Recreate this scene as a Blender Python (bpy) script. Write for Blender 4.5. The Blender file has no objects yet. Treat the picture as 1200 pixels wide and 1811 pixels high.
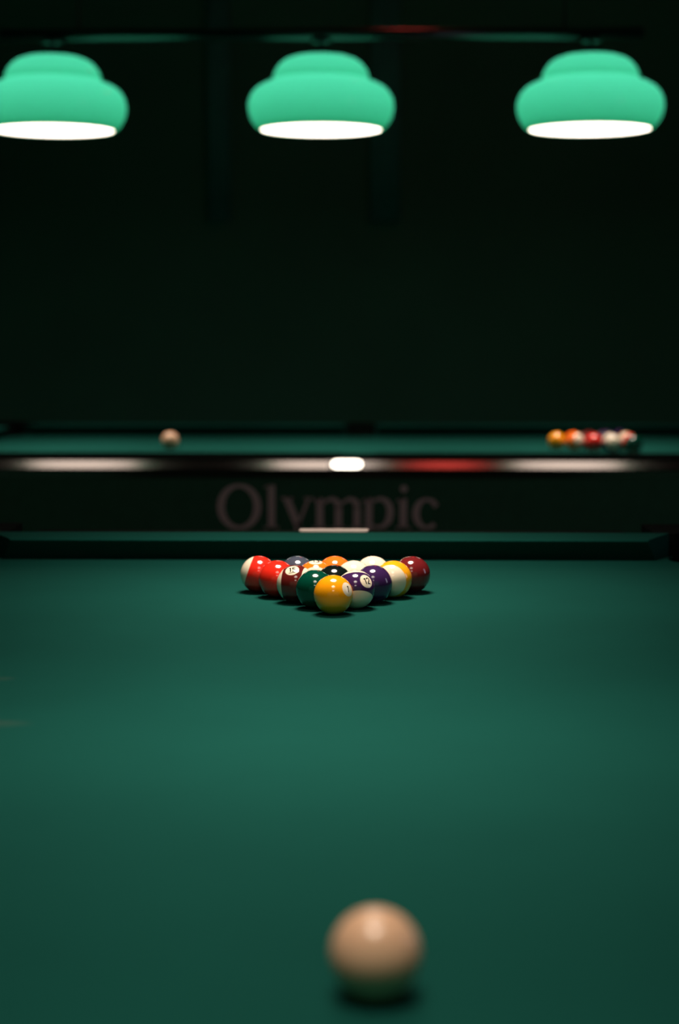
import bpy, bmesh, math, random
from mathutils import Vector, Matrix
random.seed(7)
PI = math.pi
sc = bpy.context.scene
COL = sc.collection

# ------------------------------------------------------------------ camera, world, exposure
TOP = 0.80                                   # height of the cloth
CAM = Vector((0.0, 0.0, TOP + 0.4235))
cam_d = bpy.data.cameras.new('camera')
cam = bpy.data.objects.new('camera', cam_d)
COL.objects.link(cam)
cam.location = CAM
cam.rotation_euler = (math.radians(90 - 6.37), 0, math.radians(1.0))
cam_d.sensor_fit = 'VERTICAL'
cam_d.sensor_height = 36.0
cam_d.lens = 3050 / 1811 * 36.0
cam_d.clip_start = 0.05
cam_d.dof.use_dof = True
cam_d.dof.focus_distance = 2.50
cam_d.dof.aperture_fstop = 2.7
sc.camera = cam

world = bpy.data.worlds.new('world')
sc.world = world
world.use_nodes = True
bg = world.node_tree.nodes['Background']
bg.inputs[0].default_value = (0.22, 1.0, 0.62, 1)
bg.inputs[1].default_value = 0.14   # added green ambient fill, let in through the open front of the room

LAMP = 6.0                                   # radiance of the lamp diffusers
BEAM = 2.55                                   # watts of the downward beam of each lamp
LAMP_COL = (1.0, 0.86, 0.73)
sc.view_settings.view_transform = 'Standard'
sc.view_settings.look = 'None'
sc.view_settings.exposure = 0.0
sc.view_settings.gamma = 1.0
sc.view_settings.use_curve_mapping = False
sc.cycles.use_denoising = True
sc.cycles.max_bounces = 8
sc.cycles.sample_clamp_indirect = 4.0
sc.cycles.caustics_reflective = False
sc.cycles.caustics_refractive = False

# ------------------------------------------------------------------ materials
def mat(name, base=(.5, .5, .5), rough=.5, metal=0.0, spec=.5, coat=0.0, emit=None, estr=0.0, sheen=0.0):
    m = bpy.data.materials.new(name)
    m.use_nodes = True
    p = m.node_tree.nodes['Principled BSDF']
    p.inputs['Base Color'].default_value = (*base, 1)
    p.inputs['Roughness'].default_value = rough
    p.inputs['Metallic'].default_value = metal
    p.inputs['Specular IOR Level'].default_value = spec
    p.inputs['Coat Weight'].default_value = coat
    p.inputs['Coat Roughness'].default_value = 0.03
    p.inputs['Sheen Weight'].default_value = sheen
    if emit:
        p.inputs['Emission Color'].default_value = (*emit, 1)
        p.inputs['Emission Strength'].default_value = estr
    return m

class NB:
    """small helper to write node trees"""
    def __init__(s, m):
        s.m = m; s.nt = m.node_tree; s.p = s.nt.nodes.get('Principled BSDF')
    def n(s, t, **kw):
        o = s.nt.nodes.new(t)
        for k, v in kw.items():
            setattr(o, k, v)
        return o
    def l(s, a, b):
        s.nt.links.new(a, b)
    def math(s, op, a, b=None, c=None):
        o = s.n('ShaderNodeMath', operation=op)
        for i, v in enumerate((a, b, c)):
            if v is None: continue
            if isinstance(v, (int, float)): o.inputs[i].default_value = v
            else: s.l(v, o.inputs[i])
        return o.outputs[0]
    def mixc(s, f, a, b):
        o = s.n('ShaderNodeMix', data_type='RGBA')
        s.l(f, o.inputs[0])
        for i, v in ((6, a), (7, b)):
            if isinstance(v, tuple): o.inputs[i].default_value = (*v, 1)
            else: s.l(v, o.inputs[i])
        return o.outputs[2]

def noise_tint(m, base, amt, scale, bump=0.0, bscale=None, dist=0.001):
    b = NB(m)
    tc = b.n('ShaderNodeTexCoord')
    nz = b.n('ShaderNodeTexNoise'); nz.inputs['Scale'].default_value = scale; nz.inputs['Detail'].default_value = 5
    b.l(tc.outputs['Object'], nz.inputs['Vector'])
    lo = tuple(c * (1 - amt) for c in base); hi = tuple(c * (1 + amt) for c in base)
    b.l(b.mixc(nz.outputs['Fac'], lo, hi), b.p.inputs['Base Color'])
    if bump:
        n2 = b.n('ShaderNodeTexNoise'); n2.inputs['Scale'].default_value = bscale or scale; n2.inputs['Detail'].default_value = 3
        b.l(tc.outputs['Object'], n2.inputs['Vector'])
        bp = b.n('ShaderNodeBump'); bp.inputs['Strength'].default_value = bump; bp.inputs['Distance'].default_value = dist
        b.l(n2.outputs['Fac'], bp.inputs['Height']); b.l(bp.outputs['Normal'], b.p.inputs['Normal'])
    return m

CLOTH = (0.0049, 0.058, 0.0455)
def cloth_mat(name, chalk=()):
    m = mat(name, CLOTH, 1.0, spec=.04)
    b = NB(m)
    tc = b.n('ShaderNodeTexCoord')
    nz = b.n('ShaderNodeTexNoise'); nz.inputs['Scale'].default_value = 5; nz.inputs['Detail'].default_value = 6
    b.l(tc.outputs['Object'], nz.inputs['Vector'])
    col = b.mixc(nz.outputs['Fac'], tuple(c * .9 for c in CLOTH), tuple(c * 1.1 for c in CLOTH))
    fz = b.n('ShaderNodeTexNoise'); fz.inputs['Scale'].default_value = 420; fz.inputs['Detail'].default_value = 2
    b.l(tc.outputs['Object'], fz.inputs['Vector'])
    fm = b.math('MULTIPLY_ADD', fz.outputs['Fac'], .30, -.15)
    fm = b.math('ADD', fm, 1.0)
    vm = b.n('ShaderNodeVectorMath', operation='SCALE'); b.l(col, vm.inputs[0]); b.l(fm, vm.inputs['Scale'])
    col = vm.outputs[0]
    sx = b.n('ShaderNodeSeparateXYZ'); b.l(tc.outputs['Object'], sx.inputs[0])
    for (cx, cy, rx, ry, s) in chalk:        # faint worn chalk streaks on the cloth
        dx = b.math('POWER', b.math('DIVIDE', b.math('SUBTRACT', sx.outputs[0], cx), rx), 2)
        dy = b.math('POWER', b.math('DIVIDE', b.math('SUBTRACT', sx.outputs[1], cy), ry), 2)
        d = b.math('SUBTRACT', 1.0, b.math('ADD', dx, dy))
        cl = b.n('ShaderNodeClamp'); b.l(d, cl.inputs[0])
        f = b.math('MULTIPLY', cl.outputs[0], b.math('MULTIPLY', nz.outputs['Fac'], s))
        col = b.mixc(f, col, (.06, .075, .055))
    b.l(col, b.p.inputs['Base Color'])
    bp = b.n('ShaderNodeBump'); bp.inputs['Strength'].default_value = .25; bp.inputs['Distance'].default_value = .0006
    b.l(fz.outputs['Fac'], bp.inputs['Height']); b.l(bp.outputs['Normal'], b.p.inputs['Normal'])
    return m

M = {}
M['cloth'] = cloth_mat('green_cloth')
M['cloth_near'] = cloth_mat('green_cloth_chalked', chalk=[(-.330, .035, .052, .020, .45), (-.362, .262, .018, .014, .35)])
M['rail'] = mat('lacquered_rail', (.012, .007, .007),  .20, spec=.86, coat=.0)
M['rail'].node_tree.nodes['Principled BSDF'].inputs['Specular Tint'].default_value = (1, .78, .70, 1)
M['cap'] = noise_tint(mat('matt_black_rail_top', (.006, .010, .008), 1.0, spec=.02), (.006, .010, .008), .3, 30)
M['apron'] = noise_tint(mat('black_laminate', (.034, .095, .060), .6, spec=.12), (.034, .095, .060), .2, 30)
M['letter'] = mat('dull_rose_lettering', (.70, .40, .44), .6, spec=.3)
M['casting'] = mat('polished_casting', (.03, .015, .015), .22, spec=.6)
M['casting'].node_tree.nodes['Principled BSDF'].inputs['Specular Tint'].default_value = (1, .78, .74, 1)
M['plate'] = mat('bright_metal_plate', (.90, .92, .88), .10, metal=1.0)
M['pocket'] = noise_tint(mat('black_leather', (.006, .008, .007), 1.0, spec=.03), (.006, .008, .007), .4, 60, .3, 200)
M['leg'] = noise_tint(mat('dark_stained_wood', (.02, .012, .010), .4), (.02, .012, .010), .4, 12)
M['slate'] = mat('grey_slate', (.05, .05, .05), .8)
M['bar'] = mat('black_lacquered_tube', (.008, .012, .011), .28, spec=1.0)
M['cord'] = mat('black_cord', (.01, .01, .01), .6)
M['floor'] = noise_tint(mat('dark_carpet', (.006, .028, .018), .95, spec=.1), (.006, .028, .018), .3, 40, .4, 300, .003)
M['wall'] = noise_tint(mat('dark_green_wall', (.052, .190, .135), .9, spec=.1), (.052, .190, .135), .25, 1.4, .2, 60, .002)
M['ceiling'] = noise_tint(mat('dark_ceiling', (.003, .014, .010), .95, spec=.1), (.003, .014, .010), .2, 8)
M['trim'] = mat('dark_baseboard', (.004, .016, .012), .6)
M['fabric'] = noise_tint(mat('dark_teal_fabric', (.060, .270, .255), .9, spec=.1), (.060, .270, .255), .2, 12)
M['number'] = mat('black_numeral', (.006, .008, .008), .15)
M['winframe'] = mat('window_frame_paint', (.05, .06, .055), .5)

def diffuser_mat():
    m = bpy.data.materials.new('lit_diffuser'); m.use_nodes = True
    nt = m.node_tree; nt.nodes.clear()
    o = nt.nodes.new('ShaderNodeOutputMaterial'); e = nt.nodes.new('ShaderNodeEmission')
    e.inputs[0].default_value = (*LAMP_COL, 1); e.inputs[1].default_value = LAMP
    nt.links.new(e.outputs[0], o.inputs[0])
    return m
M['diffuser'] = diffuser_mat()

def shade_mat():
    m = bpy.data.materials.new('green_opal_glass'); m.use_nodes = True
    nt = m.node_tree; nt.nodes.clear()
    o = nt.nodes.new('ShaderNodeOutputMaterial')
    t = nt.nodes.new('ShaderNodeBsdfTranslucent'); t.inputs[0].default_value = (.036, .330, .235, 1)
    d = nt.nodes.new('ShaderNodeBsdfDiffuse'); d.inputs[0].default_value = (.01, .30, .16, 1)
    g = nt.nodes.new('ShaderNodeBsdfGlossy'); g.inputs['Roughness'].default_value = .15
    a1 = nt.nodes.new('ShaderNodeAddShader')
    m1 = nt.nodes.new('ShaderNodeMixShader'); m1.inputs[0].default_value = .03
    nt.links.new(t.outputs[0], a1.inputs[0]); nt.links.new(d.outputs[0], a1.inputs[1])
    nt.links.new(a1.outputs[0], m1.inputs[1]); nt.links.new(g.outputs[0], m1.inputs[2])
    nt.links.new(m1.outputs[0], o.inputs[0])
    return m
M['shade'] = shade_mat()
def pane_mat():
    m = bpy.data.materials.new('dusk_pane'); m.use_nodes = True
    nt = m.node_tree; nt.nodes.clear()
    o = nt.nodes.new('ShaderNodeOutputMaterial'); e = nt.nodes.new('ShaderNodeEmission')
    e.inputs[0].default_value = (.80, .78, 1.0, 1); e.inputs[1].default_value = 2.2
    nt.links.new(e.outputs[0], o.inputs[0])
    return m
M['pane'] = pane_mat()
M['red_glass'] = mat('glowing_red_glass', (.3, .01, .005), .3, emit=(1.0, .09, .07), estr=7.0)

CREAM = (.87, .74, .56)
def ball_mat(name, col, stripe=False, two=True, plain=False, cream=CREAM):
    m = mat(name, col, .12, spec=.5, coat=.5)
    if plain:
        return m
    b = NB(m)
    tc = b.n('ShaderNodeTexCoord')
    nr = b.n('ShaderNodeVectorMath', operation='NORMALIZE'); b.l(tc.outputs['Object'], nr.inputs[0])
    sx = b.n('ShaderNodeSeparateXYZ'); b.l(nr.outputs[0], sx.inputs[0])
    x = b.math('ABSOLUTE', sx.outputs[0]) if two else sx.outputs[0]
    def edge(v, t, w=.012):
        mr = b.n('ShaderNodeMapRange'); b.l(v, mr.inputs[0])
        mr.inputs[1].default_value = t - w; mr.inputs[2].default_value = t + w
        return mr.outputs[0]
    c = col
    if stripe:
        z = b.math('ABSOLUTE', sx.outputs[2])
        c = b.mixc(edge(z, .54), col, cream)
    f = edge(x, math.cos(math.radians(21.5)), .006)
    c = b.mixc(f, c, cream)
    b.l(c, b.p.inputs['Base Color'])
    return m

# ------------------------------------------------------------------ object helpers
def link(o, parent=None):
    COL.objects.link(o)
    if parent: o.parent = parent
    return o
def obj(name, bm, m, parent=None, smooth=False, loc=None):
    bmesh.ops.recalc_face_normals(bm, faces=bm.faces)
    me = bpy.data.meshes.new(name); bm.to_mesh(me); bm.free()
    me.materials.append(m)
    if smooth:
        for p in me.polygons: p.use_smooth = True
    o = bpy.data.objects.new(name, me)
    if loc: o.location = loc
    return link(o, parent)
def empty(name, loc=(0, 0, 0), rz=0):
    o = bpy.data.objects.new(name, None); o.location = loc; o.rotation_euler = (0, 0, rz)
    o.empty_display_size = .1
    return link(o)
def tag(o, label=None, cat=None, group=None, kind=None):
    if label: o['label'] = label
    if cat: o['category'] = cat
    if group: o['group'] = group
    if kind: o['kind'] = kind
    return o
def box(bm, x0, x1, y0, y1, z0, z1):
    v = [bm.verts.new((x, y, z)) for x in (x0, x1) for y in (y0, y1) for z in (z0, z1)]
    for f in ((0, 1, 3, 2), (4, 6, 7, 5), (0, 4, 5, 1), (2, 3, 7, 6), (0, 2, 6, 4), (1, 5, 7, 3)):
        bm.faces.new([v[i] for i in f])
def bevel(bm, w, seg=2):
    bmesh.ops.bevel(bm, geom=list(bm.edges), offset=w, segments=seg, affect='EDGES', profile=.5)
def lathe(bm, prof, seg=48, cap_a=False, cap_b=False, cx=0, cy=0):
    rings = []
    for r, z in prof:
        if r < 1e-6: rings.append([bm.verts.new((cx, cy, z))])
        else: rings.append([bm.verts.new((cx + r * math.cos(2 * PI * i / seg), cy + r * math.sin(2 * PI * i / seg), z)) for i in range(seg)])
    for a, b in zip(rings, rings[1:]):
        for i in range(seg):
            j = (i + 1) % seg
            if len(a) == 1 and len(b) == 1: continue
            if len(a) == 1: bm.faces.new((a[0], b[i], b[j]))
            elif len(b) == 1: bm.faces.new((a[i], b[0], a[j]))
            else: bm.faces.new((a[i], b[i], b[j], a[j]))
    if cap_a: bm.faces.new(rings[0])
    if cap_b: bm.faces.new(rings[-1])
def tube(bm, p, q, r, seg=20):
    p = Vector(p); q = Vector(q); d = (q - p).normalized()
    a = d.orthogonal().normalized(); b = d.cross(a)
    ra, rb = [], []
    for i in range(seg):
        t = 2 * PI * i / seg; o = (a * math.cos(t) + b * math.sin(t)) * r
        ra.append(bm.verts.new(p + o)); rb.append(bm.verts.new(q + o))
    for i in range(seg):
        j = (i + 1) % seg; bm.faces.new((ra[i], ra[j], rb[j], rb[i]))
    bm.faces.new(ra); bm.faces.new(rb)
def prism(bm, pts, z0, z1):
    lo = [bm.verts.new((x, y, z0)) for x, y in pts]; hi = [bm.verts.new((x, y, z1)) for x, y in pts]
    bm.faces.new(lo); bm.faces.new(hi)
    n = len(pts)
    for i in range(n):
        j = (i + 1) % n; bm.faces.new((lo[i], lo[j], hi[j], hi[i]))
def loft(bm, rings):
    """rings: lists of points, closed section, joined one after the other, capped"""
    vs = [[bm.verts.new(p) for p in r] for r in rings]
    n = len(rings[0])
    for a, b in zip(vs, vs[1:]):
        for i in range(n):
            j = (i + 1) % n; bm.faces.new((a[i], a[j], b[j], b[i]))
    bm.faces.new(vs[0]); bm.faces.new(vs[-1])

# ------------------------------------------------------------------ the room
RX0, RX1, RY0, RY1, RH = -3.3, 3.15, -2.2, 8.6, 3.1
def struct(name, bm, m):
    return tag(obj(name, bm, m), kind='structure')
bm = bmesh.new(); box(bm, RX0 - .1, RX1 + .1, RY0 - .1, RY1 + .1, -.1, 0); struct('floor', bm, M['floor'])
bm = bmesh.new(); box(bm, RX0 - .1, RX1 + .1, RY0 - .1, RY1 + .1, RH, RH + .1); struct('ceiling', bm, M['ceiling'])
bm = bmesh.new(); box(bm, RX0, RX1, RY1, RY1 + .1, 0, RH); struct('wall_back', bm, M['wall'])
bm = bmesh.new(); box(bm, RX0 - .1, RX0, RY0, RY1, 0, RH); struct('wall_left', bm, M['wall'])
WY0, WY1, WZ0, WZ1 = 2.45, 3.05, 1.10, 2.35          # tall window in the right wall
bm = bmesh.new()
box(bm, RX1, RX1 + .1, RY0, WY0, 0, RH); box(bm, RX1, RX1 + .1, WY1, RY1, 0, RH)
box(bm, RX1, RX1 + .1, WY0, WY1, 0, WZ0); box(bm, RX1, RX1 + .1, WY0, WY1, WZ1, RH)
struct('wall_right', bm, M['wall'])
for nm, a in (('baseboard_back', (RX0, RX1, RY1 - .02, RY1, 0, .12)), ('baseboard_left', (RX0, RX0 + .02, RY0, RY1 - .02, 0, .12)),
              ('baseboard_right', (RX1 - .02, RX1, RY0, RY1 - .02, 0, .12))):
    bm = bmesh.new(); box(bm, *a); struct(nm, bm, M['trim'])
win = tag(empty('window_1', (RX1, (WY0 + WY1) / 2, WZ0)), kind='structure')
hy, hz = (WY1 - WY0) / 2, WZ1 - WZ0
bm = bmesh.new()
box(bm, 0, .1, -hy, -hy + .04, 0, hz); box(bm, 0, .1, hy - .04, hy, 0, hz)
box(bm, 0, .1, -hy + .04, hy - .04, 0, .04); box(bm, 0, .1, -hy + .04, hy - .04, hz - .04, hz)
obj('window_frame', bm, M['winframe'], win)
bm = bmesh.new(); box(bm, .05, .058, -hy + .04, hy - .04, .04, hz - .04); obj('window_pane', bm, M['pane'], win)

# ------------------------------------------------------------------ pool tables
HA, HB = 0.635, 1.27                         # half playing width and length (nose to nose)
CUSH = [(.0, .036), (.006, .0385), (.075, .042), (.075, -.002), (.030, -.002), (.004, .030)]
RAILP = [(.075, .042), (.170, .0345), (.177, .0292), (.177, -.016), (.075, -.016)]
TRIMP = [(.177, .0288), (.2235, .0085), (.226, .005), (.226, -.016), (.177, -.016)]

def arc(cx, cy, r, a0, a1, n=14):
    return [(cx + r * math.cos(math.radians(a0 + (a1 - a0) * i / n)), cy + r * math.sin(math.radians(a0 + (a1 - a0) * i / n))) for i in range(n + 1)]

def bed_outline():
    e = .07
    pts = []
    # right half going up from the right side pocket, then mirrored
    sc_, sr = (HA + .055), .060
    a = math.degrees(math.asin(math.sqrt(sr ** 2 - .015 ** 2) / sr))
    # side pocket right (concave bite), from lower to upper edge
    def side(sgn):
        if sgn > 0: return arc(HA + .055, 0, sr, 360 - a, 180, 8)[0:0] + [(x, y) for x, y in arc(HA + .055, 0, sr, -a, -360 + a, 20)]
        return [(-x, -y) for x, y in side(1)]
    cr = .062; off = math.degrees(math.asin(.04 / cr))
    def corner(sx, sy):
        # bite around (HA+.03, HB+.03), going from the x edge to the y edge
        pp = arc(HA + .03, HB + .03, cr, -(90 - (90 - math.degrees(math.acos(.04 / cr)))), -(270 - (math.degrees(math.asin(.04 / cr)) + 0)) + 0, 14)
        return pp
    th = math.degrees(math.acos(.04 / cr))   # angle where the circle meets the outer edges
    c = arc(HA + .03, HB + .03, cr, -th, -(270 - th), 16)   # clockwise through 225 deg: inside bite
    q1 = c
    q2 = [(-x, y) for x, y in reversed(c)]
    q3 = [(-x, -y) for x, y in c]
    q4 = [(x, -y) for x, y in reversed(c)]
    return side(1) + q1 + q2 + side(-1) + q3 + q4

def pool_table(name, loc, rz, cloth, label, letter_side=None):
    t = tag(empty(name, (loc[0], loc[1], 0), rz), label, 'pool table')
    # bed
    bm = bmesh.new(); prism(bm, bed_outline(), TOP - .012, TOP); obj('cloth_bed', bm, cloth, t)
    bm = bmesh.new(); prism(bm, bed_outline(), TOP - .050, TOP - .0125); obj('slate_bed', bm, M['slate'], t)
    # cushions and rails: (from, to) along the run, placed by a small transform
    runs = []
    for s in (1, -1):
        for e in (1, -1):
            runs.append(('x', s, .068 * e, (HB - .074) * e, .018, .050))   # along y on side x = s*HA
    for s in (1, -1):
        runs.append(('y', s, -(HA - .074), HA - .074, .050, .050))
    for ax, s, a, b_, ea, eb in runs:
        sg = 1 if b_ > a else -1
        def place(u, d, h):
            return (s * (HA + d), u, TOP + h) if ax == 'x' else (u, s * (HB + d), TOP + h)
        bm = bmesh.new()
        def ring(u, ext, dirn):
            return [place(u + dirn * ext * (d / .075), d, h) for d, h in CUSH]
        loft(bm, [ring(a, ea, -sg), ring(b_, eb, sg)])
        obj('cushion', bm, cloth, t)
        bm = bmesh.new()
        if ax == 'x': r0, r1 = .0855 * sg, (HB - .05) * sg
        else: r0, r1 = a + .024, b_ - .024
        loft(bm, [[place(u, d, h) for d, h in RAILP] for u in (r0, r1)])
        rl = obj('rail', bm, M['cap'], t)
        bm = bmesh.new(); loft(bm, [[place(u, d, h) for d, h in TRIMP] for u in (r0, r1)]); obj('rail_trim', bm, M['rail'], rl)
    # side pocket castings
    for s in (1, -1):
        bm = bmesh.new(); rings = []
        for k in range(25):
            y = -.085 + .17 * k / 24
            din = .055 + math.sqrt(max(0, .060 ** 2 - y * y)) if abs(y) < .0565 else .075
            din = max(.075, din)
            sec = [(din, .0430), (.170, .0352), (.177, .0300), (.177, -.016), (din, -.016)]
            rings.append([(s * (HA + d), y, TOP + h) for d, h in sec])
        loft(bm, rings)
        cst = obj('pocket_casting', bm, M['cap'], t)
        bm = bmesh.new(); loft(bm, [[(s * (HA + d), y, TOP + h) for d, h in ((.177, .0296), (.2240, .0092), (.227, .005), (.227, -.016), (.177, -.016))] for y in (-.085, .085)])
        obj('casting_trim', bm, M['casting'], cst)
    # corner castings
    for sx in (1, -1):
        for sy in (1, -1):
            hole = arc(HA + .03, HB + .03, .066, -40, 130, 16)
            outer = [(HA - .05, HB + .085), (HA - .05, HB + .226)] + [(HA + .226 - .06 + .06 * math.cos(math.radians(q)), HB + .226 - .06 + .06 * math.sin(math.radians(q))) for q in range(90, -1, -15)] + [(HA + .226, HB - .05), (HA + .085, HB - .05)]
            pts = [(sx * x, sy * y) for x, y in hole + outer]
            bm = bmesh.new(); prism(bm, pts, TOP - .016, TOP + .040)
            obj('corner_casting', bm, M['pocket'], t)
    # pocket cups
    cups = [(s * (HA + .055), 0, .0565) for s in (1, -1)] + [(sx * (HA + .03), sy * (HB + .03), .0585) for sx in (1, -1) for sy in (1, -1)]
    for cx, cy, r in cups:
        bm = bmesh.new()
        lathe(bm, [(r, TOP - .004), (r * .98, TOP - .05), (r * .85, TOP - .10), (r * .5, TOP - .125), (0, TOP - .13)], 32, cx=cx, cy=cy)
        lathe(bm, [(r + .002, TOP - .004), (r * .98 + .002, TOP - .05), (r * .85 + .003, TOP - .10), (r * .5, TOP - .129), (0, TOP - .134)], 32, cx=cx, cy=cy)
        obj('pocket', bm, M['pocket'], t, smooth=True)
    # aprons, one a side, with mitred corners
    o_, th, z0, z1 = .222, .028, TOP - .30, TOP - .0165
    X, Y = HA + o_, HB + o_
    for s in (1, -1):
        bm = bmesh.new(); prism(bm, [(s * X, -Y), (s * X, Y), (s * (X - th), Y - th), (s * (X - th), -Y + th)], z0, z1)
        ap = obj('apron', bm, M['apron'], t)
        if letter_side == s: t['_'] = 0; letter_apron = ap
        bm = bmesh.new(); prism(bm, [(-X, s * Y), (X, s * Y), (X - th, s * (Y - th)), (-X + th, s * (Y - th))], z0, z1)
        obj('apron', bm, M['apron'], t)
    bm = bmesh.new(); box(bm, -X + th, X - th, -Y + th, Y - th, z0, z0 + .02); obj('bottom_panel', bm, M['apron'], t)
    for sx in (1, -1):
        for sy in (1, -1):
            bm = bmesh.new()
            cx, cy = sx * (HA + .07), sy * (HB + .07)
            sec = []
            for z, w in ((0, .075), (.04, .078), (.05, .060), (.36, .072), (.40, .088), (z0, .092)):
                c_ = w * .8
                sec.append([(cx + a_ * w, cy + b2 * c_, z) if q else (cx + a_ * c_, cy + b2 * w, z) for a_, b2, q in
                            ((1, -1, 1), (1, 1, 1), (1, 1, 0), (-1, 1, 0), (-1, 1, 1), (-1, -1, 1), (-1, -1, 0), (1, -1, 0))])
            loft(bm, sec)
            obj('leg', bm, M['leg'], t)
    if '_' in t: del t['_']
    return t

T1 = (-.0727, 3.012 - HB)
RACK_X = -.0527
near = pool_table('pool_table', T1, 0, M['cloth_near'],
                  'green cloth pool table filling the foreground, seen lengthwise under the racked balls')
T2 = (-.0315, 5.65)
far = pool_table('pool_table', T2, -PI / 2, M['cloth'],
                 'out of focus pool table standing crosswise behind, with lettered black side', letter_side=1)

# name plate of the near table, added reflection plate of the far one
# near table: light plate on the foot rail
bm = bmesh.new()
def plate(bm, u0, u1, d0, d1, place, th=.0022, rd=.010):
    """thin plate with rounded ends lying on a rail; place(u, d, lift)"""
    pts = []
    for cu, cd, a0 in ((u1 - rd, d1 - rd, 0), (u0 + rd, d1 - rd, 90), (u0 + rd, d0 + rd, 180), (u1 - rd, d0 + rd, 270)):
        for k in range(6):
            a = math.radians(a0 + k * 18)
            pts.append((cu + rd * math.cos(a), cd + rd * math.sin(a)))
    lo = [bm.verts.new(place(u, d, -.001)) for u, d in pts]; hi = [bm.verts.new(place(u, d, th)) for u, d in pts]
    bm.faces.new(lo); bm.faces.new(hi)
    for i in range(len(pts)):
        j = (i + 1) % len(pts); bm.faces.new((lo[i], lo[j], hi[j], hi[i]))
def on_cap(u, d, lift):
    h = .042 + (.0385 - .042) * (d - .075) / .075
    return (u + .008, HB + d, TOP + h + lift)
plate(bm, -.063, .063, .082, .140, on_cap)
tag(obj('rail_plate', bm, mat('pale_plate', (.80, .66, .60), .5, metal=0.2), near), 'pale plate in the middle of the foot rail')
# far table: added polished plate shaped to the lamp reflection in its near side pocket casting
def on_bevel(u, d, lift):
    f = (d - .177) / (.2240 - .177)
    h = .0296 + (.0092 - .0296) * f
    return (HA + d + lift * .41, u, TOP + h + lift * .91)
bm = bmesh.new(); plate(bm, -.075, .011, .1755, .2245, on_bevel, th=.0012, rd=.018)
tag(obj('rail_plate', bm, M['plate'], far), 'added bright plate shaped to the lamp reflection on the middle of the rail')

# lettering on the side of the far table: strokes drawn in millimetre-like units, x right, y up from the baseline
def ribbon(bm, pts, ws, T):
    """pts: centreline, ws: width at each point; T maps (x, y, lift) to the table"""
    n = len(pts); L, R = [], []
    for i, (x, y) in enumerate(pts):
        a = pts[max(0, i - 1)]; b = pts[min(n - 1, i + 1)]
        dx, dy = b[0] - a[0], b[1] - a[1]; l = math.hypot(dx, dy) or 1
        nx, ny = -dy / l, dx / l; w = ws[i] / 2 if isinstance(ws, (list, tuple)) else ws / 2
        L.append((x + nx * w, y + ny * w)); R.append((x - nx * w, y - ny * w))
    for i in range(n - 1):
        q = [L[i], L[i + 1], R[i + 1], R[i]]
        top = [bm.verts.new(T(x, y, 1)) for x, y in q]; bot = [bm.verts.new(T(x, y, 0)) for x, y in q]
        bm.faces.new(top); bm.faces.new(bot)
        for k in range(4):
            j = (k + 1) % 4; bm.faces.new((top[k], top[j], bot[j], bot[k]))
def word(bm, T):
    def ell(cx, cy, rx, ry, a0, a1, thick, thin, n=40):
        pts, ws = [], []
        for i in range(n + 1):
            a = math.radians(a0 + (a1 - a0) * i / n)
            pts.append((cx + rx * math.cos(a), cy + ry * math.sin(a)))
            ws.append(thin + (thick - thin) * abs(math.cos(a)) ** 1.3)
        ribbon(bm, pts, ws, T)
    st = 12.5
    def stem(x, y0, y1, foot=True, flag=True):
        ribbon(bm, [(x, y0), (x, y1)], st, T)
        if foot: ribbon(bm, [(x - 13, y0 + 1.5), (x + 13, y0 + 1.5)], 3, T)
        if flag: ribbon(bm, [(x - 13, y1 - 5), (x, y1 - 1)], [2, 5], T)
    ell(421.5, 38.5, 32.5, 37.5, 0, 360, 13.5, 6, 56)                       # O
    stem(479, 0, 78)                                                         # l
    ribbon(bm, [(506, 54), (527, 3)], [12.5, 12.5], T)                       # y
    ribbon(bm, [(545, 54), (527, 8), (519, -14), (508, -22)], [5, 5, 6, 8], T)
    ribbon(bm, [(496, 54), (517, 54)], 3, T); ribbon(bm, [(537, 54), (553, 54)], 3, T)
    stem(565, 0, 54)                                                         # m
    for x in (598, 631):
        stem(x, 0, 38, True, False)
        ribbon(bm, [(x - 29, 42), (x - 22, 49), (x - 13, 53), (x - 5, 50), (x - 1, 44), (x, 36)], [3, 5, 7, 9.5, 12, 12.5], T)
    stem(652, -26, 54)                                                       # p
    pts = [(655, 44), (663, 51), (673, 53.5), (683, 49), (689, 39), (690, 27), (687, 14), (679, 5), (668, 2), (656, 6)]
    ribbon(bm, pts, [3, 5, 7, 10, 12, 12.5, 12, 8, 5, 4], T)
    stem(713, 0, 54)                                                         # i
    ell(714, 71, 3.2, 3.2, 0, 360, 6.4, 6.4, 14)
    ell(755, 27, 19.5, 25, 48, 312, 12.5, 5)                                 # c
    ribbon(bm, [(768, 44), (772, 40)], [10, 10], T)
PX = 4.80 / 3050
LX0 = (421.5 - 653) * PX                     # world x of the O's centre
def TL(x, y, lift):
    wx = LX0 + (x - 421.5) * PX
    # far table is turned by -90 deg: local x = -world y, local y = world x ; near side is local +x
    return (HA + .2222 + .0012 * lift - .0002, wx - T2[0], TOP - .158 + y * PX)
bm = bmesh.new(); word(bm, TL)
tag(obj('lettering', bm, M['letter'], far), 'dull rose serif lettering reading Olympic on the black side')

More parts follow.
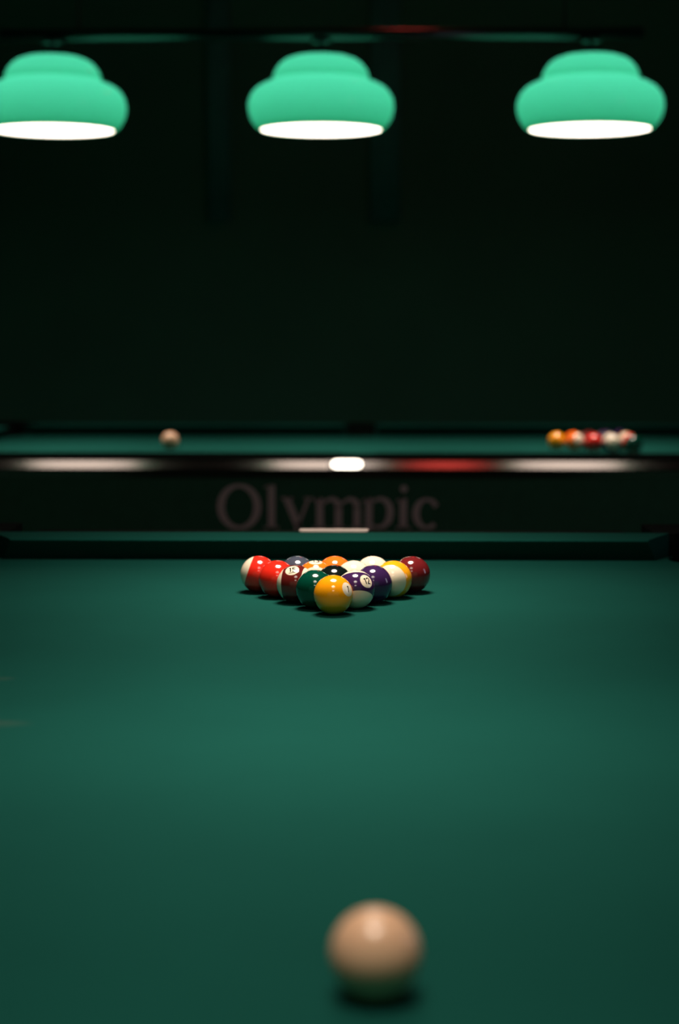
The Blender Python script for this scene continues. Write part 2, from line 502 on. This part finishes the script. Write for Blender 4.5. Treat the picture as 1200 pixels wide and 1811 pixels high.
# ------------------------------------------------------------------ pendant lamps
PXL = 5.56 / 3050
SH = [(107, 0), (112, 3), (119, 11), (125, 22), (128, 34), (128.5, 43), (126.5, 54), (121, 65), (112, 74), (101, 80), (92, 83.5), (86.0, 85.5), (84.0, 87.5),
      (84.5, 91), (83.5, 97), (79, 106), (72, 115), (62, 122), (48, 127), (30, 129.5), (12, 130)]
def pendant(x, y, z, label, group, up):
    t = tag(empty('pendant_lamp', (x, y, z)), label, 'pendant lamp', group)
    bm = bmesh.new(); lathe(bm, [(r * PXL, h * PXL) for r, h in SH], 72)
    obj('lamp_shade', bm, M['shade'], t, smooth=True)
    bm = bmesh.new(); lathe(bm, [(105.5 * PXL, .002), (0, .002)], 64)
    obj('diffuser', bm, M['diffuser'], t)
    ld = bpy.data.lights.new('lamp_beam', 'AREA'); ld.shape = 'DISK'; ld.size = 210 * PXL; ld.energy = BEAM
    ld.color = LAMP_COL; ld.spread = math.radians(73)
    lo = bpy.data.objects.new('lamp_beam', ld); lo.location = (0, 0, -.001); link(lo, t)
    bm = bmesh.new(); lathe(bm, [(.030, 129 * PXL), (.030, 131 * PXL + .004), (.012, 131 * PXL + .008), (.010, up - .030), (.034, up - .026), (.034, up - .0185), (0, up - .0185)], 24, cap_a=True)
    obj('stem', bm, M['bar'], t, smooth=False)
    return t
def first_copy(src, x, y, z, label, group, beam=1.0):
    r = src.copy(); COL.objects.link(r); r.location = (x, y, z); r['label'] = label; r['group'] = group
    for ch in list(src.children):
        c = ch.copy(); COL.objects.link(c); c.parent = r
        if ch.type == 'LIGHT' and beam != 1.0: c.data = ch.data.copy(); c.data.energy = BEAM * beam
    return r
LZ = 1.828
UP = .301
LX = (-.158, .862)
lamps_far = 'green glass lamps over the far table'
p0 = pendant(LX[0], T2[1], LZ, 'middle one of the three glowing green glass lamps over the far table', lamps_far, UP)
first_copy(p0, LX[0] - LX[1], T2[1], LZ, 'leftmost glowing green glass lamp, cut off by the left picture edge', lamps_far)
first_copy(p0, LX[0] + LX[1], T2[1], LZ, 'rightmost of the three glowing green glass lamps over the far table', lamps_far)
NL = [1.742 + .90, 1.742, 1.742 - .90]
for yy, bs, w in zip(NL, (1.50, 1.35, .55), ('above the racked balls', 'above the middle of the near table', 'above the camera end of the near table')):
    first_copy(p0, RACK_X, yy, LZ, 'green glass lamp ' + w, 'green glass lamps over the near table', bs)

def light_bar(cx, cy, along, half, label):
    t = tag(empty('lamp_bar', (cx, cy, LZ + UP), 0 if along == 'x' else PI / 2), label, 'lamp bar')
    bm = bmesh.new(); tube(bm, (-half, 0, 0), (half, 0, 0), .0185, 28); obj('tube', bm, M['bar'], t, smooth=True)
    for s in (-1, 1):
        bm = bmesh.new(); tube(bm, (s * (half - .25), 0, .0180), (s * (half - .25), 0, RH - LZ - UP - .02), .004, 8)
        obj('cord', bm, M['cord'], t)
        bm = bmesh.new(); lathe(bm, [(.05, RH - LZ - UP - .025), (.05, RH - LZ - UP)], 24, True, True, cx=s * (half - .25)); obj('ceiling_rose', bm, M['cord'], t)
light_bar(LX[0], T2[1], 'x', 1.026, 'dark tube holding the three green lamps above the far table')
light_bar(RACK_X, 1.742, 'y', 1.06, 'dark tube holding the lamps above the near table')

# red ceiling lamp beyond the far table (only its gleam on the rail and the tube is seen)
t = tag(empty('ceiling_lamp', (.33, 6.45, RH)), 'red glass ceiling lamp behind the far table', 'ceiling lamp')
bm = bmesh.new(); lathe(bm, [(.07, -.03), (.07, 0)], 32, True, True); obj('ceiling_plate', bm, M['cord'], t)
bm = bmesh.new(); lathe(bm, [(.06, -.032), (.13, -.05), (.16, -.09), (.13, -.14), (.07, -.165), (0, -.17)], 40, True); obj('lamp_shade', bm, M['red_glass'], t, smooth=True)

# two narrow hangings on the back wall
def hanging(x0, x1, z0, label):
    t = tag(empty('wall_hanging', ((x0 + x1) / 2, RY1 - .05, z0)), label, 'wall hanging', 'strips hanging on the back wall')
    w = (x1 - x0) / 2; h = RH - .12 - z0
    bm = bmesh.new(); n = 14; F, B = [], []
    for i in range(n + 1):
        x = -w + 2 * w * i / n; y = .008 * math.sin(i * 1.7)
        F.append([bm.verts.new((x, y - .002, z)) for z in (0, h)]); B.append([bm.verts.new((x, y + .002, z)) for z in (0, h)])
    for i in range(n):
        for A in (F, B): bm.faces.new((A[i][0], A[i + 1][0], A[i + 1][1], A[i][1]))
        for k in (0, 1): bm.faces.new((F[i][k], F[i + 1][k], B[i + 1][k], B[i][k]))
    for i in (0, n): bm.faces.new((F[i][0], F[i][1], B[i][1], B[i][0]))
    obj('cloth_strip', bm, M['fabric'], t, smooth=True)
    bm = bmesh.new(); tube(bm, (-w - .02, 0, h + .008), (w + .02, 0, h + .008), .010, 12); obj('rod', bm, M['cord'], t, smooth=True)
    bm = bmesh.new(); box(bm, -.01, .01, .008, .05, h + .002, h + .014); obj('bracket', bm, M['cord'], t)
hanging(-.79, -.68, 1.70, 'narrow faint teal strip hanging on the dark wall left of the middle lamp')
hanging(.0, .145, 1.70, 'narrow faint teal strip hanging on the dark wall right of the middle lamp')

# ------------------------------------------------------------------ balls
R = .028575
BC = {1: (1.0, .36, .005), 2: (.055, .065, .095), 3: (.80, .024, .012), 4: (.040, .014, .075), 5: (1.0, .16, .012), 6: (.001, .055, .032),
      7: (.15, .012, .014), 8: (.004, .008, .007), 9: (1.0, .40, .010), 10: (.03, .04, .16), 11: (.80, .026, .014), 12: (.045, .014, .08),
      13: (1.0, .19, .012), 14: (.004, .10, .06), 15: (.13, .012, .010)}
DIG = {'0': [[(.3 + .3 * math.cos(a * PI / 8), .5 + .5 * math.sin(a * PI / 8)) for a in range(17)]],
       '1': [[(.12, .80), (.36, 1), (.36, 0)]],
       '2': [[(.0, .76), (.08, .93), (.28, 1), (.50, .92), (.58, .74), (.50, .52), (.22, .26), (.0, .0), (.62, .0)]],
       '3': [[(.02, .84), (.15, .97), (.34, 1), (.54, .9), (.55, .68), (.40, .55), (.25, .53)], [(.40, .55), (.58, .42), (.60, .20), (.42, .02), (.2, 0), (.0, .14)]],
       '4': [[(.46, 0), (.46, 1), (.0, .30), (.64, .30)]],
       '5': [[(.56, 1), (.12, 1), (.06, .56), (.30, .62), (.54, .52), (.60, .30), (.48, .06), (.24, 0), (.0, .12)]],
       '6': [[(.52, .92), (.30, 1), (.10, .80), (.0, .45), (.06, .12), (.30, 0), (.54, .12), (.58, .34), (.46, .54), (.24, .56), (.04, .40)]],
       '7': [[(.0, 1), (.6, 1), (.24, 0)]],
       '8': [[(.3 + .24 * math.cos(a * PI / 6), .76 + .24 * math.sin(a * PI / 6)) for a in range(13)], [(.3 + .3 * math.cos(a * PI / 6), .27 + .27 * math.sin(a * PI / 6)) for a in range(13)]],
       '9': [[(.08, .08), (.30, 0), (.50, .20), (.60, .55), (.54, .88), (.30, 1), (.06, .88), (.02, .66), (.14, .46), (.36, .44), (.56, .60)]]}
cam_right = Vector((math.cos(math.radians(1)), math.sin(math.radians(1)), 0))
def view_basis(pos):
    t = (CAM - pos).normalized(); r = (cam_right - t * cam_right.dot(t)).normalized(); u = t.cross(r).normalized()
    return r, u, t
sphere_cache = {}
def sphere_mesh():
    bm = bmesh.new(); bmesh.ops.create_uvsphere(bm, u_segments=64, v_segments=40, radius=R)
    return bm
def numeral(n, parent, sdir, updir, slant=0.0, underline=False):
    """numerals laid on the ball's surface; sdir/updir in the ball's local frame"""
    s = sdir.normalized(); u = (updir - s * updir.dot(s)).normalized(); r = u.cross(s)
    txt = str(n); hgt = .33; wd = .56 if len(txt) == 1 else .50
    bm = bmesh.new(); gap = .22 * hgt
    total = len(txt) * wd * hgt + (len(txt) - 1) * gap
    if len(txt) == 2: total -= .12 * hgt
    def T(x, y, lift):
        d = (s + r * (x + slant * y) + u * y).normalized()
        return d * (R * (1.0005 + .0035 * lift))
    x = -total / 2
    for ch in txt:
        for pl in DIG[ch]:
            pts = []
            for a, b in zip(pl, pl[1:]):       # subdivide so strokes follow the sphere
                for k in range(3): pts.append((a[0] + (b[0] - a[0]) * k / 3, a[1] + (b[1] - a[1]) * k / 3))
            pts.append(pl[-1])
            ribbon(bm, [(x + px * hgt * .85, (py - .5) * hgt) for px, py in pts], .055, T)
        x += wd * hgt + gap - (.12 * hgt if ch == '1' else 0)
    if underline:
        k = [(-total / 2 + total * i / 6, -.5 * hgt - .07) for i in range(7)]
        ribbon(bm, k, .03, T)
    return obj('numeral', bm, M['number'], parent)
mats = {}
def ball_material(n, far_one=False, two=True):
    k = (n, two)
    if k not in mats:
        mats[k] = ball_mat('ball_%d' % n, BC[n], n > 8, two)
    return mats[k]
def pool_ball(n, pos, label, group, spot=(0, -.9, .43), pole=None, up=(0, 1, 0), slant=0.0, two=True, underline=False):
    """spot/pole/up are given in the (right, up, towards) frame seen from the room's front"""
    r, u, t = view_basis(pos)
    W = lambda v: (r * v[0] + u * v[1] + t * v[2]).normalized()
    if pole is None:
        X = W(spot); Z = X.orthogonal().normalized()
    else:
        Z = W(pole); X = W(spot); X = (X - Z * X.dot(Z)).normalized()
    Y = Z.cross(X)
    m3 = Matrix((X, Y, Z)).transposed()
    o = obj('pool_ball', sphere_mesh(), ball_material(n, two=two), smooth=True)
    o.location = pos
    o.rotation_euler = m3.to_euler()
    tag(o, label, 'pool ball', group)
    inv = m3.transposed()
    numeral(n, o, Vector((1, 0, 0)), inv @ W(up), slant, underline)
    if two: numeral(n, o, Vector((-1, 0, 0)), inv @ W(up), slant, underline)
    return o

g1 = 'balls racked in a triangle on the near table'
Y1, DY = 2.461, .0500
RACK = {}
for row, pxs in enumerate(((589,), (558.5, 629.5), (523, 590, 659.5), (490, 558.5, 626, 695.5), (457.3, 525.5, 592, 659, 728.3))):
    for px in pxs:
        y = Y1 + row * DY
        RACK[(row, px)] = Vector(((px - 653) * (y * .9938 + .0438) / 3050, y, TOP + R + .0002))
for _ in range(60):                          # the balls touch at most, never intersect
    ks = list(RACK)
    for i, a in enumerate(ks):
        for b_ in ks[i + 1:]:
            d = RACK[b_] - RACK[a]; gap = 2 * R + .0006 - d.length
            if gap > 0:
                d.normalize(); RACK[a] = RACK[a] - d * gap / 2; RACK[b_] = RACK[b_] + d * gap / 2
def rp(row, px):
    return RACK[(row, px)]
up_v = (0, .93, .37)
pool_ball(1, rp(0, 589), 'yellow orange ball numbered 1 at the front tip of the triangle', g1, (.745, .283, .605), None, (.22, 1, 0))
pool_ball(6, rp(1, 558.5), 'plain dark green ball just left behind the front yellow ball', g1, (.9, -.3, .3))
pool_ball(12, rp(1, 629.5), 'purple striped ball numbered 12 just right behind the front yellow ball', g1, (.568, .44, .695), (.08, -.87, .48), (-.12, 1, 0))
pool_ball(15, rp(2, 523), 'maroon striped ball numbered 15, third from the front on the left edge', g1, (-.19, .75, .63), (.956, .0, .29), (.0, .7, -.7), underline=True)
pool_ball(8, rp(2, 590), 'black ball in the centre of the triangle behind the yellow one', g1, (0, -.9, .43))
pool_ball(4, rp(2, 659.5), 'plain dark purple ball, third from the front on the right edge', g1, (-.9, -.3, .3))
pool_ball(3, rp(3, 490), 'plain bright red ball second from the back on the left edge', g1, (.9, -.3, .3))
pool_ball(13, rp(3, 558.5), 'orange striped ball with number circle on top, between red and black balls', g1, (0, .95, .31), (0, -.30, .95), (0, .3, -.95))
pool_ball(14, rp(3, 626), 'cream faced ball right behind the black ball and the 12', g1, (.3, -.87, .5), (-.05, .55, .83))
pool_ball(9, rp(3, 695.5), 'cream ball rimmed by a yellow stripe, on the right edge of the triangle', g1, (.1, -.98, -.1), (-.25, -.14, .957), two=False)
pool_ball(11, rp(4, 457.3), 'red striped ball with cream left side at the back left corner', g1, (.2, .4, -.9), (-.945, .32, -.06), two=False)
pool_ball(2, rp(4, 525.5), 'slate blue ball in the back row next to the left corner', g1, (0, -.9, .43))
pool_ball(5, rp(4, 592), 'plain orange ball in the middle of the back row', g1, (0, -.9, .43))
pool_ball(10, rp(4, 659), 'cream topped ball in the back row, second from the right corner', g1, (.3, -.87, .5), (.02, .55, .83))
pool_ball(7, rp(4, 728.3), 'dark maroon ball at the back right corner of the triangle', g1, (-.45, .87, -.20), two=False)

ivory = mat('ivory_phenolic', (.72, .43, .27), .26, spec=.5, coat=.15)
o = tag(obj('cue_ball', sphere_mesh(), ivory, smooth=True, loc=(.0043, 1.0435, TOP + R + .0002)), 'large blurred ivory cue ball in the foreground of the near table', 'pool ball')
o = tag(obj('cue_ball', sphere_mesh(), ivory, smooth=True, loc=((300 - 653) * 5.66 / 3050, 5.65, TOP + R + .0002)), 'small blurred ivory cue ball at the left on the far table', 'pool ball')

g2 = 'balls racked on the far table'
FX, FS = (983 - 653) * 5.66 / 3050, 1.15
rows = [[1], [13, 5], [3, 7, 15], [10, 14, 2, 12], [6, 11, 9, 8, 4]]
desc = {1: 'yellow orange ball at the left tip of the far cluster', 13: 'orange and cream striped ball just behind the left tip of the far cluster, camera side',
        5: 'plain orange ball just behind the left tip of the far cluster, wall side', 3: 'bright red ball third from the left tip of the far cluster, camera side',
        7: 'maroon ball in the middle of the third row of the far cluster', 15: 'maroon striped ball in the third row of the far cluster, wall side',
        10: 'cream faced ball in the fourth row of the far cluster, nearest the camera', 14: 'cream faced ball of the far cluster standing behind another cream one',
        2: 'slate blue ball in the far cluster\'s fourth row, third from the camera', 12: 'purple striped ball in the far cluster\'s fourth row, wall side',
        6: 'dark green ball at the right end of the far cluster, nearest the camera', 11: 'red striped ball at the right end of the far cluster, beside the dark green ball',
        9: 'cream faced ball in the middle of the far cluster\'s last row', 8: 'black ball in the far cluster\'s last row, fourth from the camera',
        4: 'dark purple ball in the far cluster\'s last row, against the wall side'}
for i, row in enumerate(rows):
    for j, n in enumerate(row):
        x = FX + i * 2 * R * .8660 * FS + random.uniform(-.002, .002)
        y = 5.65 + (j - i / 2) * 2 * R * FS * 1.02 + random.uniform(-.0015, .0015)
        pole = (.05, .25, .95) if n in (10, 14, 9) else ((.75, .15, .62) if n == 13 else (.85, -.2, .5) if n > 8 else None)
        pool_ball(n, Vector((x, y, TOP + R)), desc[n], g2, (0, -.9, .43) if n < 9 else (.3, -.87, .5), pole)
